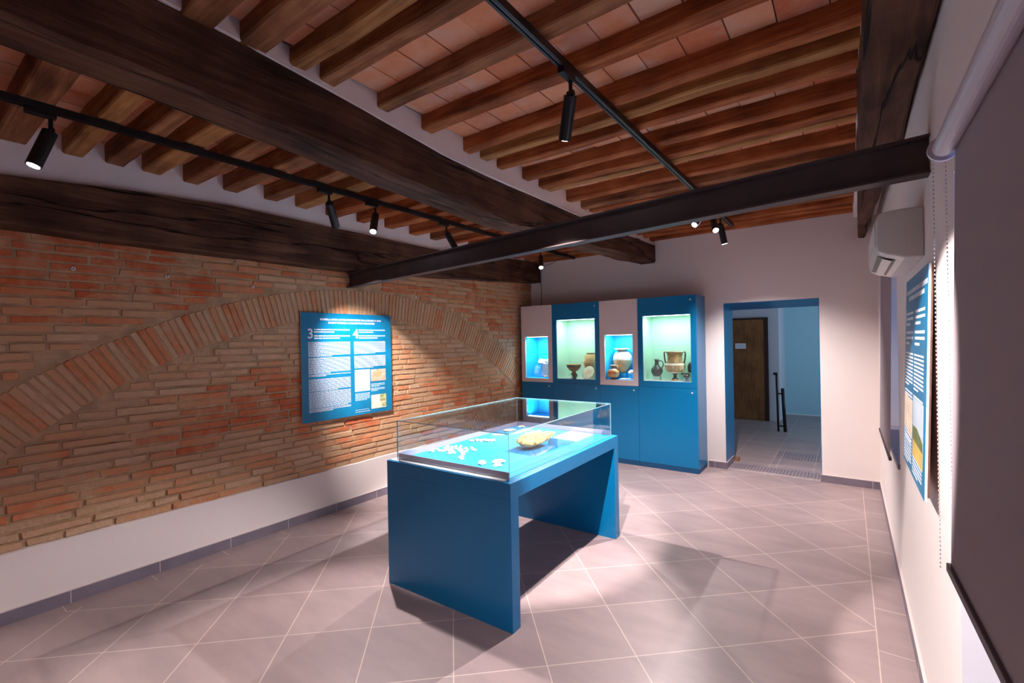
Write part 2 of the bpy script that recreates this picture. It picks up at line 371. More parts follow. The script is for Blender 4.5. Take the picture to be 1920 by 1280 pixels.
# ---- right wall with two window recesses
b = MB(); XO = XR + .42
def W(y0, y1, z0, z1): b.box((XR, y0, z0), (XO, y1, z1), 'plaster')
N1 = (-.9, 1.85, 0.0, 2.04); N2 = (3.80, 5.35, .76, 2.16)
W(YF, N1[0], 0, 3.05); W(N1[0], N1[1], N1[3], 3.05); W(N1[1], N2[0], 0, 3.05); W(N2[0], N2[1], 0, N2[2]); W(N2[0], N2[1], N2[3], 3.05); W(N2[1], YB, 0, 3.05)
struct(b.build('wall_right'))
for k, (y0, y1, z0, z1) in enumerate((N1, N2)):
    b = MB(); x = XO - .03
    b.box((x, y0, z0), (x + .03, y1, z1), 'window'); fw = .05
    b.box((x - .03, y0, z0), (x, y0 + fw, z1), 'white'); b.box((x - .03, y1 - fw, z0), (x, y1, z1), 'white')
    b.box((x - .03, y0, z0), (x, y1, z0 + fw), 'white'); b.box((x - .03, y0, z1 - fw), (x, y1, z1), 'white')
    b.box((x - .03, (y0 + y1) / 2 - .04, z0), (x, (y0 + y1) / 2 + .04, z1), 'white')
    struct(b.build('window_%d' % (k + 1)))
b = MB(); b.box((XR - .012, N2[0] - .02, N2[2] - .03), (XO - .06, N2[1], N2[2] + .004), 'base'); struct(b.build('trim_2'))
# ---- front wall behind the camera, hall behind the doorway
struct(MB().box((XL - .25, YF - .25, 0), (XO, YF, 3.05), 'plaster').build('wall_front'))
b = MB()
b.box((-2.6, 9.93, 0), (-1.045, 10.2, 2.8), 'hallwall'); b.box((-1.12, 10.2, 0), (-1.045, 10.95, 2.8), 'hallwall')
b.box((-2.6, 10.95, 0), (2.2, 11.1, 2.8), 'hallblue'); b.box((-2.7, YJ, 0), (-2.6, 10.2, 2.8), 'hallwall')
b.box((2.1, YJ, 0), (2.2, 10.95, 2.8), 'hallwall'); b.box((-2.7, YJ, 2.8), (2.2, 11.1, 2.9), 'hallwall'); b.box((.68, YJ - .02, 0), (2.1, YJ, 2.8), 'hallwall')
b.box((-1.045, 10.935, 0), (2.1, 10.95, .02), 'white')
struct(b.build('wall_hall'))

# ---- baseboards
def board(name, pts, h=.077, joints=()):
    b = MB()
    for (p, q, nx, ny) in pts:
        x0, y0 = p; x1, y1 = q
        b.box((min(x0, x1, x0 + nx), min(y0, y1, y0 + ny), 0), (max(x0, x1, x0 + nx), max(y0, y1, y0 + ny), h), 'base')
        b.box((min(x0, x1, x0 + nx), min(y0, y1, y0 + ny), h), (max(x0, x1, x0 + nx), max(y0, y1, y0 + ny), h + .003), 'grout')
    for a, c in joints: b.box(a, c, 'grout')
    struct(b.build(name))
jl = [((XL, .7245 + .463 * i - .002, 0), (XL + .0275, .7245 + .463 * i + .002, .0775)) for i in range(-6, 12)]
board('baseboard_left', [((XL, YF), (XL, YB), .027, 0)], joints=jl)
jb = [((x - .002, YB - .0125, 0), (x + .002, YB, .0775)) for x in (-1.335, .185, .12 - .93)]
board('baseboard_back', [((-1.405, YB), (DX0, YB), 0, -.012), ((DX1, YB), (XR, YB), 0, -.012), ((DX0, YB - .012), (DX0, 6.42), .012, 0), ((DX1, YB - .012), (DX1, 6.42), -.012, 0)], joints=jb[:2])
jr = [((XR - .0125, 1.9 + .463 * i, 0), (XR, 1.904 + .463 * i, .0775)) for i in range(0, 9)]
board('baseboard_right', [((XR, N1[1]), (XR, YB - .012), -.012, 0)], joints=jr)

# ---- ceiling: terracotta tiles laid across the joists
JR = [(.45, .56, 'c'), (.72, .84, 'c'), (.93, 1.048, 'c'), (1.153, 1.235, 'b'), (1.294, 1.385, 'c'), (1.637, 1.722, 'c'), (1.962, 2.055, 'a'), (2.333, 2.415, 'a'), (2.52, 2.60, 'b'),
      (2.70, 2.775, 'a'), (3.035, 3.12, 'a'), (3.27, 3.36, 'a'), (3.40, 3.475, 'b'), (3.735, 3.825, 'a'), (4.02, 4.11, 'c'), (4.20, 4.30, 'a'), (4.55, 4.64, 'a'), (4.88, 4.97, 'c'), (5.17, 5.27, 'c'), (5.47, 5.56, 'a'), (5.70, 5.80, 'a'), (5.94, 6.028, 'a')]
JL = [(.12, .23, 'a'), (.42, .55, 'c'), (.70, .80, 'b'), (.90, 1.0, 'c'), (1.09, 1.2, 'b'), (1.33, 1.43, 'c'), (1.595, 1.70, 'c'), (1.90, 2.01, 'c'), (2.157, 2.27, 'b'), (2.45, 2.58, 'a'),
      (2.775, 2.87, 'a'), (3.11, 3.22, 'a'), (3.44, 3.55, 'a'), (3.75, 3.85, 'c'), (4.08, 4.18, 'a'), (4.40, 4.50, 'a'), (4.75, 4.85, 'c'), (5.05, 5.15, 'a'), (5.35, 5.45, 'a'), (5.65, 5.75, 'c'), (5.93, 6.028, 'a')]
for y in (-2.45, -2.1, -1.75, -1.4, -1.05, -.7, -.35, 0.0): JR.insert(0, (y, y + .09, 'a'))
JR.insert(8, (.20, .30, 'c'))
for y in (-2.3, -1.95, -1.6, -1.25, -.9, -.55, -.2): JL.insert(0, (y, y + .09, 'a'))
JR.sort(); JL.sort()
b = MB()
b.box((XL - .25, YF - .25, CZ + .012), (XO, YJ, CZ + .2), 'joint', .001)
def tiles(js, xa, xb, zc):
    edges = [YF] + [q for a, c, _ in js for q in (a, c)] + [YB]
    for i in range(0, len(edges) - 1, 2):
        y0, y1 = edges[i] - .01, edges[i + 1] + .01
        if y1 - y0 < .05: pass
        x = xa - rnd.uniform(0, .18)
        while x < xb:
            wx = .18 + rnd.uniform(-.006, .008); X0, X1 = max(x, xa), min(x + wx, xb)
            if X1 - X0 > .02:
                dz = rnd.uniform(-.004, .003)
                b.box((X0, y0, zc + dz), (X1, y1, zc + .02), 'tile', min(.99, max(.01, rnd.gauss(.5, .22))))
            x += wx + .006
tiles(JR, -2.05, XR, CZ); tiles(JL, XL, -2.25, CZ - .065)
b.box((XL, YF, CZ - .045), (-2.2, YB, CZ + .02), 'joint', .001)
struct(b.build('ceiling'))

# ---- timbers
def timber(name, ys, x0f, x1f, z0f, z1f, mat, jit=.008, seg=.12, ch=.012, seed=0):
    """a hand-hewn timber along y: chamfered cross-section, wavy along its length"""
    b = MB(); n = int((ys[1] - ys[0]) / seg); rings = []
    for i in range(n + 1):
        y = ys[0] + (ys[1] - ys[0]) * i / n
        def nz(k): return jit * grid_noise(y * 1.7, k * 5.3 + seed, 2) + jit * .4 * grid_noise(y * 7, k * 3.1 + seed, 5)
        x0, x1, z0, z1 = x0f(y) + nz(1), x1f(y) + nz(2), z0f(y) + nz(3), z1f(y)
        rings.append([(x0 + ch, y, z0), (x1 - ch, y, z0 + nz(4) * .5), (x1, y, z0 + ch + nz(5)), (x1 + nz(6) * .4, y, (z0 + z1) / 2), (x1, y, z1), (x0, y, z1), (x0 + nz(7) * .4, y, (z0 + z1) / 2), (x0, y, z0 + ch + nz(8))])
    vs = [p for r in rings for p in r]; fs = []
    for i in range(n):
        for k in range(8): a = i * 8; fs.append((a + k, a + (k + 1) % 8, a + 8 + (k + 1) % 8, a + 8 + k))
    fs += [list(range(8))[::-1], [n * 8 + k for k in range(8)]]
    b.poly(vs, fs, mat)
    return b.build(name, weld=True)
def lerp(tab):
    def g(y):
        if y <= tab[0][0]: return tab[0][1]
        for (a, va), (c, vc) in zip(tab[:-1], tab[1:]):
            if y <= c: return va + (vc - va) * (y - a) / (c - a)
        return tab[-1][1]
    return g
mb_bot = lerp([(-2.6, 2.62), (.25, 2.61), (.8, 2.58), (1.4, 2.545), (2.0, 2.51), (3.0, 2.475), (4.0, 2.51), (5.2, 2.55), (6.03, 2.57)])
mb_top = lerp([(-2.6, 2.89), (.8, 2.885), (1.5, 2.83), (2.2, 2.77), (4, 2.765), (5, 2.775), (6.03, 2.805)])
o = timber('timber_beam', (YF, YB + .1), lambda y: -2.30 + (.07 if y > 5.4 else 0) * (y - 5.4) / .6, lambda y: -2.075 + .05 * max(0, y - 3) / 3, mb_bot, mb_top, 'beam', seed=1, ch=.018, jit=.014)
tag(o, 'massive dark hewn timber beam crossing the middle of the ceiling', 'beam')
pl_top = lerp([(-2.6, 2.56), (.44, 2.557), (1.14, 2.62), (1.65, 2.652), (2.6, 2.646), (3.84, 2.64), (5.0, 2.715), (6.03, 2.777)])
pl_bot = lerp([(-2.6, 2.30), (.44, 2.278), (1.57, 2.271), (2.75, 2.282), (3.7, 2.33), (4.8, 2.39), (6.03, 2.47)])
o = timber('timber_beam', (YF, YB + .1), lambda y: XL - .02, lambda y: -3.80, pl_bot, pl_top, 'beam', seed=2, jit=.010)
tag(o, 'dark hewn timber beam running along the top of the brick wall', 'beam')
o = timber('timber_beam', (YF, YB + .1), lerp([(-2.6, .07), (1.8, .066), (2.8, .052), (3.4, .06), (6.03, .097)]), lerp([(-2.6, .235), (3.2, .242), (3.9, .212), (6.03, .168)]), lambda y: 2.585, lambda y: 2.80, 'beam', seed=3, jit=.010)
tag(o, 'dark hewn timber beam along the right wall above the air conditioner', 'beam')
# cracks along the middle beam, as thin dark grooves in the wood
# ---- white infill between beams and tiles
b = MB()
def infill(xf, xb_, zf, seg=.1):
    n = int((YB - YF) / seg); rings = []
    for i in range(n + 1):
        y = YF + (YB - YF) * i / n; j = .006 * grid_noise(y * 5, xf, 1)
        rings.append([(xf + j, y, zf(y) - .004), (xf + j * 2, y, CZ + .01), (xb_, y, CZ + .01), (xb_, y, zf(y) - .004)])
    vs = [p for r in rings for p in r]; fs = []
    for i in range(n):
        for k in range(4): a = i * 4; fs.append((a + k, a + (k + 1) % 4, a + 4 + (k + 1) % 4, a + 4 + k))
    b.poly(vs, fs, 'plaster2')
infill(-2.062, -2.285, mb_top)
infill(-3.83, XL - .01, pl_top)
infill(.062, XR + .01, lambda y: 2.81)
struct(b.build('trim_3'))
# plaster ledge on top of the middle beam's right edge
b = MB(); n = 80
vs = []
for i in range(n + 1):
    y = YF + (YB - YF) * i / n; z = mb_top(y); x = -2.072 + .05 * max(0, y - 3) / 3
    vs += [(x + .004, y, z - .006), (x + .003, y, z + .004), (-2.066, y, z + .018), (-2.10, y, z + .0)]
fs = []
for i in range(n):
    for k in range(4): a = i * 4; fs.append((a + k, a + (k + 1) % 4, a + 4 + (k + 1) % 4, a + 4 + k))
b.poly(vs, fs, 'plaster2'); struct(b.build('trim_4'))

ORD = ['', 'first', 'second', 'third', 'fourth', 'fifth', 'sixth', 'seventh', 'eighth', 'ninth', 'tenth', 'eleventh', 'twelfth', 'thirteenth', 'fourteenth', 'fifteenth', 'sixteenth', 'seventeenth', 'eighteenth', 'nineteenth', 'twentieth',
       'twenty-first', 'twenty-second', 'twenty-third', 'twenty-fourth', 'twenty-fifth', 'twenty-sixth', 'twenty-seventh', 'twenty-eighth', 'twenty-ninth', 'thirtieth', 'thirty-first', 'thirty-second']
MN = {'a': 'red-brown', 'b': 'golden-brown', 'c': 'grey-brown'}
def joist(y0, y1, xa, xb, z0, z1, k, label, group):
    b = MB(); n = 22; rings = []; sd = y0 * 13.7; ch = .008; zt = rnd.uniform(-.008, .006); wob = rnd.uniform(.4, 1)
    for i in range(n + 1):
        x = xa + (xb - xa) * i / n
        def nz(q, a=.012): return wob * (a * grid_noise(x * 1.5, sd, q * 3.3) + .3 * a * grid_noise(x * 6, sd, q * 4.1))
        a0, a1, zz = y0 + nz(1), y1 + nz(2), z0 + zt + nz(3)
        rings.append([(x, a0 + ch, zz), (x, a1 - ch, zz + nz(5, .005)), (x, a1, zz + ch), (x, a1 + nz(4, .006), z1), (x, a0 + nz(6, .006), z1), (x, a0, zz + ch)])
    vs = [p for r in rings for p in r]; fs = []
    for i in range(n):
        for q in range(6): a = i * 6; fs.append((a + q, a + 6 + q, a + 6 + (q + 1) % 6, a + (q + 1) % 6))
    fs += [list(range(6)), [n * 6 + q for q in range(6)][::-1]]
    b.poly(vs, fs, 'joist_' + k)
    o = b.build('ceiling_joist', weld=True); tag(o, label, 'joist', group)
nR, nL = len(JR), len(JL)
for i, (a, c, k) in enumerate(JR):
    joist(a, c, -2.08, .068, 2.865 if a < 2.2 else 2.852, CZ + .005, k, MN[k] + ' wooden joist right of the big middle beam, ' + ORD[nR - i] + ' from the back wall', 'joists right of the middle beam')
for i, (a, c, k) in enumerate(JL):
    joist(a, c, -3.86, -2.24, 2.765, CZ - .05, k, MN[k] + ' wooden joist between brick wall and middle beam, ' + ORD[nL - i] + ' from the back wall', 'joists left of the middle beam')

# ---- steel I-beam
P0, P1 = Vector((XL - .02, 2.787, 2.132)), Vector((XR + .02, 2.305, 2.165))
d = P1 - P0; n_ = Vector((-d.y, d.x, 0)).normalized() * -1     # toward the camera side (-y)
if n_.y > 0: n_ = -n_
zh = .142; fwid = .073; tf = .007; tw = .006
def q_(o_, z_): return P0 + n_ * o_ + Vector((0, 0, z_))
t = thing('steel_beam', 'dark brown steel I-beam spanning the room from brick wall to right wall', 'beam', (0, 0, 0))
hw = fwid / 2
prof = [(-hw, 0), (hw, 0), (hw, tf), (tw / 2, tf), (tw / 2, zh - tf), (hw, zh - tf), (hw, zh), (-hw, zh), (-hw, zh - tf), (-tw / 2, zh - tf), (-tw / 2, tf), (-hw, tf)]
vs = []
for dd in (Vector((0, 0, 0)), d): vs += [q_(a, z_) + dd for a, z_ in prof]
n = 12
MB().poly(vs, [list(range(n)), [n + i for i in range(n)][::-1]] + [(i, n + i, n + (i + 1) % n, (i + 1) % n) for i in range(n)], 'steel').build('girder', t, weld=True)

# ---- light tracks and spotlights
def track(x, z, ya, yb, label, xoff=0):
    t = thing('light_track', label, 'light track', (x, (ya + yb) / 2, z)); L = (yb - ya) / 2
    b = MB(); w_ = .0175
    b.box((-w_, -L, .012), (w_, L, .035), 'black'); b.box((-w_, -L, 0), (-.006, L, .012), 'black'); b.box((.006, -L, 0), (w_, L, .012), 'black')
    b.build('rail', t)
    MB().box((-.004, -L + .02, .006), (.004, L - .02, .0125), 'conductor').build('conductor', t)
    return t
track(-3.115, 2.722, -2.4, 5.85, 'long black light track hung under the joists beside the brick wall')
track(-1.02, 2.80, -2.4, 5.62, 'long black light track hung under the joists over the showcase')
def spot(x, y, z, target, power, angle, blend, lit, label, kd='track_spotlight', rad=.018, L=.19):
    """adapter, stem, joint and cylinder; the cylinder points at the target"""
    t = thing(kd, label, 'spotlight', (x, y, z), 0, 'track spotlights')
    MB().box((-.017, -.06, -.028), (.017, .05, .0), 'black').build('adapter', t, bevel=.003)
    top = Vector((0, .03, -.03)); piv = Vector((0, .03, -.085))
    MB().tube(top, piv, .009, 'black').tube(piv + Vector((-.016, 0, 0)), piv + Vector((.016, 0, 0)), .013, 'black').build('stem', t, smooth=False)
    dr = (Vector(target) - (Vector((x, y, z)) + piv)).normalized()
    a = piv + dr * .008; e = a + dr * L
    MB().tube(a, e, .030, 'black', 24).build('lamp_body', t, bevel=.0015)
    ring = MB()
    ring.tube(e - dr * .001, e + dr * .003, .030, 'black', 24); ring.build('trim_ring', t)
    MB().tube(e + dr * .0031, e + dr * .0045, .0235, 'lens' if lit else 'lens_off', 24).build('lens', t)
    if lit and power > 0:
        l = bpy.data.lights.new('lamp_light', 'SPOT'); l.energy = power; l.color = SPOT; l.spot_size = R(angle); l.spot_blend = blend; l.shadow_soft_size = rad
        lo = bpy.data.objects.new('lamp_light', l); C.objects.link(lo); lo.parent = t; lo.location = e + dr * .012
        lo.rotation_mode = 'QUATERNION'; lo.rotation_quaternion = dr.to_track_quat('-Z', 'Y')
    return t
XT, ZT = -3.115, 2.722
spot(XT, .50, ZT, (-3.0, -.35, 0), 30, 60, .5, True, 'black spotlight nearest the camera on the track beside the brick wall')
spot(XT, 1.99, ZT, (-3.97, 3.18, 1.0), 160, 50, .95, True, 'black spotlight second along the left track, turned to the brick wall panel')
spot(XT, 2.41, ZT, (-2.0, 1.15, 0), 100, 58, .6, True, 'black spotlight third along the left track, lens tilted toward the camera')
spot(XT, 3.24, ZT, (-2.0, 4.2, 0), 130, 84, .7, True, 'black spotlight fourth along the left track, just in front of the steel beam')
spot(XT, 4.93, ZT, (-2.2, 3.6, .6), 80, 66, .5, True, 'lit black spotlight at the far end of the left track, behind the steel beam')
XT, ZT = -1.02, 2.80
spot(XT, 1.88, ZT, (-1.95, 2.85, .8), 200, 50, .35, True, 'large-looking black spotlight on the right track, pointing at the showcase')
spot(XT, 4.36, ZT, (-1.95, 2.3, .4), 170, 56, .4, True, 'left of the two glowing spotlights just under the steel beam')
spot(XT, 4.66, ZT, (-.1, 2.5, 0), 45, 50, 1, True, 'right of the two glowing spotlights just under the steel beam')
spot(XT, 4.98, ZT, (-.62, 5.62, 0), 98, 105, 1, True, 'black spotlight hanging before the back wall near the doorway')
spot(XT, .74, ZT, (.25, 2.16, 1.08), 170, 35, .22, True, 'black spotlight on the right track just above the view, turned to the right panel')
spot(XT, -.60, ZT, (-.9, .7, 0), 34, 76, .7, True, 'added black fill spotlight on the right track, unseen behind the camera')  # unseen lamp added as fill for the near floor and its bounce light
spot(-3.115, -1.2, 2.722, (-2.4, .5, 0), 5, 70, .7, True, 'added black fill spotlight on the left track, unseen behind the camera')  # second added lamp out of view, weak fill for the near left floor
t = thing('transformer_box', 'small black box at the far end of the left track', 'box', (-3.05, 5.30, 2.69))
MB().box((-.02, -.05, 0), (.02, .05, .032), 'black').build('housing', t, bevel=.003)
# supply cable
t = MB().path([(-3.05, 5.35, 2.70), (-3.2, 5.6, 2.71), (-3.5, 5.85, 2.70), (-3.70, 6.0, 2.715), (-3.765, 6.021, 2.69), (-3.782, 6.024, 2.6), (-3.785, 6.024, 2.47), (-3.779, 6.024, 2.35), (-3.783, 6.024, 2.09)], .004, 'black').build('power_cable')
tag(t, 'thin black cable running from the left track down the back wall behind the cabinets', 'cable')

# ================================================================ SHOWCASE TABLE
TX, TY, TW, TL, TH = -2.483, 2.002, .9975, 1.5026, .8085; TR = R(.946)
t = thing('showcase_table', 'blue slab-legged showcase table in the middle of the room', 'table', (TX, TY, 0), TR)
TP, TT = .0756, .089
MB().box((0, 0, 0), (TW, TP, TH - TT), 'blue').build('leg', t, bevel=.0015)
MB().box((0, TL - TP, 0), (TW, TL, TH - TT), 'blue').build('leg', t, bevel=.0015)
MB().box((0, 0, TH - TT), (TW, TL, TH), 'blue').build('tabletop', t, bevel=.0015)
# white mounting strip on three sides of the tray
gx, gy, gw, gl, gh = .048, .046, .910, 1.4175, .259
b = MB(); zz = TH
b.box((.016, .016, zz), (TW - .055, gy + .012, zz + .003), 'white'); b.box((.016, gy + .012, zz), (gx + .010, TL - .03, zz + .003), 'white'); b.box((gx + .01, gy + gl - .012, zz), (TW - .055, TL - .02, zz + .003), 'white')
b.build('mounting_strip', t)
MB().box((gx + .012, gy + .014, zz), (gx + gw - .012, gy + gl - .014, zz + .005), 'cyan').build('tray', t)
# satin profile behind the foot of the glass on three sides
b = MB(); ph = .042
b.box((gx + .007, gy + .007, zz + .0035), (gx + gw - .008, gy + .012, zz + ph), 'band')
b.box((gx + .007, gy + .012, zz + .0035), (gx + .012, gy + gl - .012, zz + ph), 'band')
b.box((gx + .007, gy + gl - .012, zz + .0035), (gx + gw - .008, gy + gl - .007, zz + ph), 'band')
b.build('base_profile', t)
def pane(a, c, thin):
    """glass pane with pale polished edges; thin = axis of the thickness"""
    b = MB(); (x0, y0, z0), (x1, y1, z1) = a, c
    vs = [(x0, y0, z0), (x1, y0, z0), (x1, y1, z0), (x0, y1, z0), (x0, y0, z1), (x1, y0, z1), (x1, y1, z1), (x0, y1, z1)]
    F = {'z': [(0, 3, 2, 1), (4, 5, 6, 7)], 'y': [(0, 1, 5, 4), (2, 3, 7, 6)], 'x': [(1, 2, 6, 5), (3, 0, 4, 7)]}
    for k, fs in F.items(): b.poly(vs, fs, 'glass' if k == thin else 'glass_edge')
    return b
cs = thing('glass_cover', 'clear glass box cover standing on the blue showcase table', 'display case', (TX, TY, 0), TR)
g = .005; X0, X1, Y0, Y1, Z0, Z1 = gx, gx + gw, gy, gy + gl, TH + .004, TH + gh
pane((X0, Y0, Z0), (X1, Y0 + g, Z1 - g), 'y').build('glass_pane', cs)
pane((X0, Y1 - g, Z0), (X1, Y1, Z1 - g), 'y').build('glass_pane', cs)
pane((X0, Y0 + g, Z0), (X0 + g, Y1 - g, Z1 - g), 'x').build('glass_pane', cs)
pane((X1 - g, Y0 + g, Z0), (X1, Y1 - g, Z1 - g), 'x').build('glass_pane', cs)
pane((X0, Y0, Z1 - g), (X1, Y1, Z1), 'z').build('glass_top', cs)

# sherds on the tray
ZT_ = TH + .0052
def sherd(x, y, sx, sy, sz, rz, mat, label, group, name='pottery_sherd', cat='sherd', seed=None, z=ZT_, sub=2):
    rr = random.Random(seed if seed is not None else rnd.random())
    bm = bmesh.new(); bmesh.ops.create_icosphere(bm, subdivisions=sub, radius=1)
    off = rr.uniform(0, 50)
    for v in bm.verts:
        k = 1 + .45 * grid_noise(v.co.x * 1.2 + off, v.co.y * 1.2, v.co.z * 1.2)
        v.co = Vector((v.co.x * sx * k, v.co.y * sy * k, max(-.35, v.co.z) * sz * k))
    lo = min(v.co.z for v in bm.verts)
    for v in bm.verts: v.co.z -= lo
    me = bpy.data.meshes.new(name); bm.to_mesh(me); bm.free(); me.materials.append(M[mat])
    o = bpy.data.objects.new(name, me); C.objects.link(o); o.location = (x, y, z); o.rotation_euler = (0, 0, rz)
    for p in me.polygons: p.use_smooth = False
    return tag(o, label, cat, group)
# front-left heap
pts = []
for i in range(8):
    for j in range(4):
        u, v = i / 7 - .5, j / 3 - .5
        if (u * 2) ** 2 + (v * 2) ** 2 > 1.3: continue
        ax = Vector((-2.27, 2.43)) + Vector((.155, .13)) * (u * 1.15) + Vector((-.16, .12)) * (v * .95)
        pts.append((ax.x + rnd.uniform(-.012, .012), ax.y + rnd.uniform(-.012, .012)))
for (x, y) in pts:
    sherd(x, y, rnd.uniform(.013, .021), rnd.uniform(.009, .014), rnd.uniform(.007, .013), rnd.uniform(0, 3.1), 'sherd', 'pale pottery sherd in the large heap at the front left of the tray', 'sherds of the large front heap')
for (x, y, s_, l) in ((-2.381, 2.31, .024, 'small pale sherd lying alone at the front left corner of the tray'),
                      (-2.12, 2.345, .021, 'pale sherd just right of the large front heap, rear one of two'),
                      (-2.065, 2.27, .023, 'pale sherd just right of the large front heap, front one of two'),
                      (-1.865, 2.235, .026, 'round pale sherd lying left of the stacked pair at the front glass')):
    sherd(x, y, s_, s_ * .8, .018, rnd.uniform(0, 3), 'sherd', l, None)
sherd(-1.80, 2.325, .042, .022, .013, .75, 'sherd', 'long pale sherd at the front right, behind a smaller one', None)
sherd(-1.755, 2.258, .030, .016, .012, .7, 'sherd', 'short pale sherd at the front right, closest to the front glass', None)
for i in range(9):
    x = -2.36 + .15 * i / 8 + rnd.uniform(-.012, .012); y = 2.715 + .085 * i / 8 + rnd.uniform(-.022, .022)
    sherd(x, y, .019, .014, .013, rnd.uniform(0, 3), 'sherd', 'small pale sherd in the middle heap behind the large front heap', 'sherds of the middle heap')
for (x, y, sx, sy, rz, l) in ((-2.325, 3.01, .058, .024, .9, 'flat elongated pale sherd left of the front glass corner'), (-2.36, 3.20, .060, .028, .9, 'flat triangular pale sherd in the left rear row'),
                              (-2.37, 3.40, .034, .022, .8, 'small pale sherd farthest back on the left'), (-2.245, 3.24, .150, .020, 1.50, 'long narrow white sherd lying lengthwise in the middle of the tray')):
    sherd(x, y, sx, sy, .012, rz, 'sherd', l, None)
for i in range(12):
    a = i / 12 * 6.28
    x = -2.10 + .05 * math.cos(a) * (1 if i % 2 else .4); y = 3.19 + .085 * math.sin(a) * (1 if i % 2 else .4)
    sherd(x, y, .024, .018, .014, rnd.uniform(0, 3), 'sherd', 'pale pottery sherd in the oval heap behind the amber fragment', 'sherds of the oval heap')
# amber fragment on a bent acrylic stand
st = thing('acrylic_stand', 'bent clear acrylic stand under the amber clay fragment', 'stand', (0, 0, 0))
z0 = ZT_
b = MB()
def slab(a, c, e, g_, th=.004):
    n = (Vector(c) - Vector(a)).cross(Vector(g_) - Vector(a)).normalized() * th
    vs = [Vector(p) for p in (a, c, e, g_)]; b.poly(vs + [v + n for v in vs], [(0, 3, 2, 1), (4, 5, 6, 7), (0, 1, 5, 4), (1, 2, 6, 5), (2, 3, 7, 6), (3, 0, 4, 7)], 'acrylic')
slab((-1.95, 2.58, z0), (-1.68, 2.56, z0), (-1.66, 2.84, z0 + .010), (-1.93, 2.86, z0 + .010)); slab((-1.93, 2.86, z0 + .010), (-1.66, 2.84, z0 + .010), (-1.65, 3.10, z0 + .002), (-1.92, 3.12, z0 + .002))
b.build('bent_sheet', st)
bm = bmesh.new(); bmesh.ops.create_icosphere(bm, subdivisions=4, radius=1)
for v in bm.verts:
    k = 1 + .16 * grid_noise(v.co.x * 2, v.co.y * 2, v.co.z * 2 + 4) + .16 * grid_noise(v.co.x * 5, v.co.y * 7, v.co.z * 5) + .08 * grid_noise(v.co.x * 13, v.co.y * 15, v.co.z * 13)
    yy = v.co.y; taper = .62 - .38 * yy
    v.co = Vector((v.co.x * .085 * taper * k * 1.35, yy * .215, v.co.z * .042 * (.75 - .35 * yy) * k * 1.05))
me = bpy.data.meshes.new('clay_fragment'); bm.to_mesh(me); bm.free(); me.materials.append(M['amber'])
for p in me.polygons: p.use_smooth = True
o = bpy.data.objects.new('clay_fragment', me); C.objects.link(o); o.location = (-1.85, 2.87, ZT_ + .056); o.rotation_euler = (R(1), R(5), R(-4))
tag(o, 'large amber and white lumpy clay fragment resting on the acrylic stand', 'fragment')
o = MB().poly([(-1.892, 3.151, ZT_), (-1.668, 3.116, ZT_), (-1.676, 3.419, ZT_), (-1.898, 3.451, ZT_), (-1.892, 3.151, ZT_ + .004), (-1.668, 3.116, ZT_ + .004), (-1.676, 3.419, ZT_ + .004), (-1.898, 3.451, ZT_ + .004)],
              [(0, 3, 2, 1), (4, 5, 6, 7), (0, 1, 5, 4), (1, 2, 6, 5), (2, 3, 7, 6), (3, 0, 4, 7)], 'white').build('caption_card')
tag(o, 'large blank white caption card at the back right of the tray', 'card')

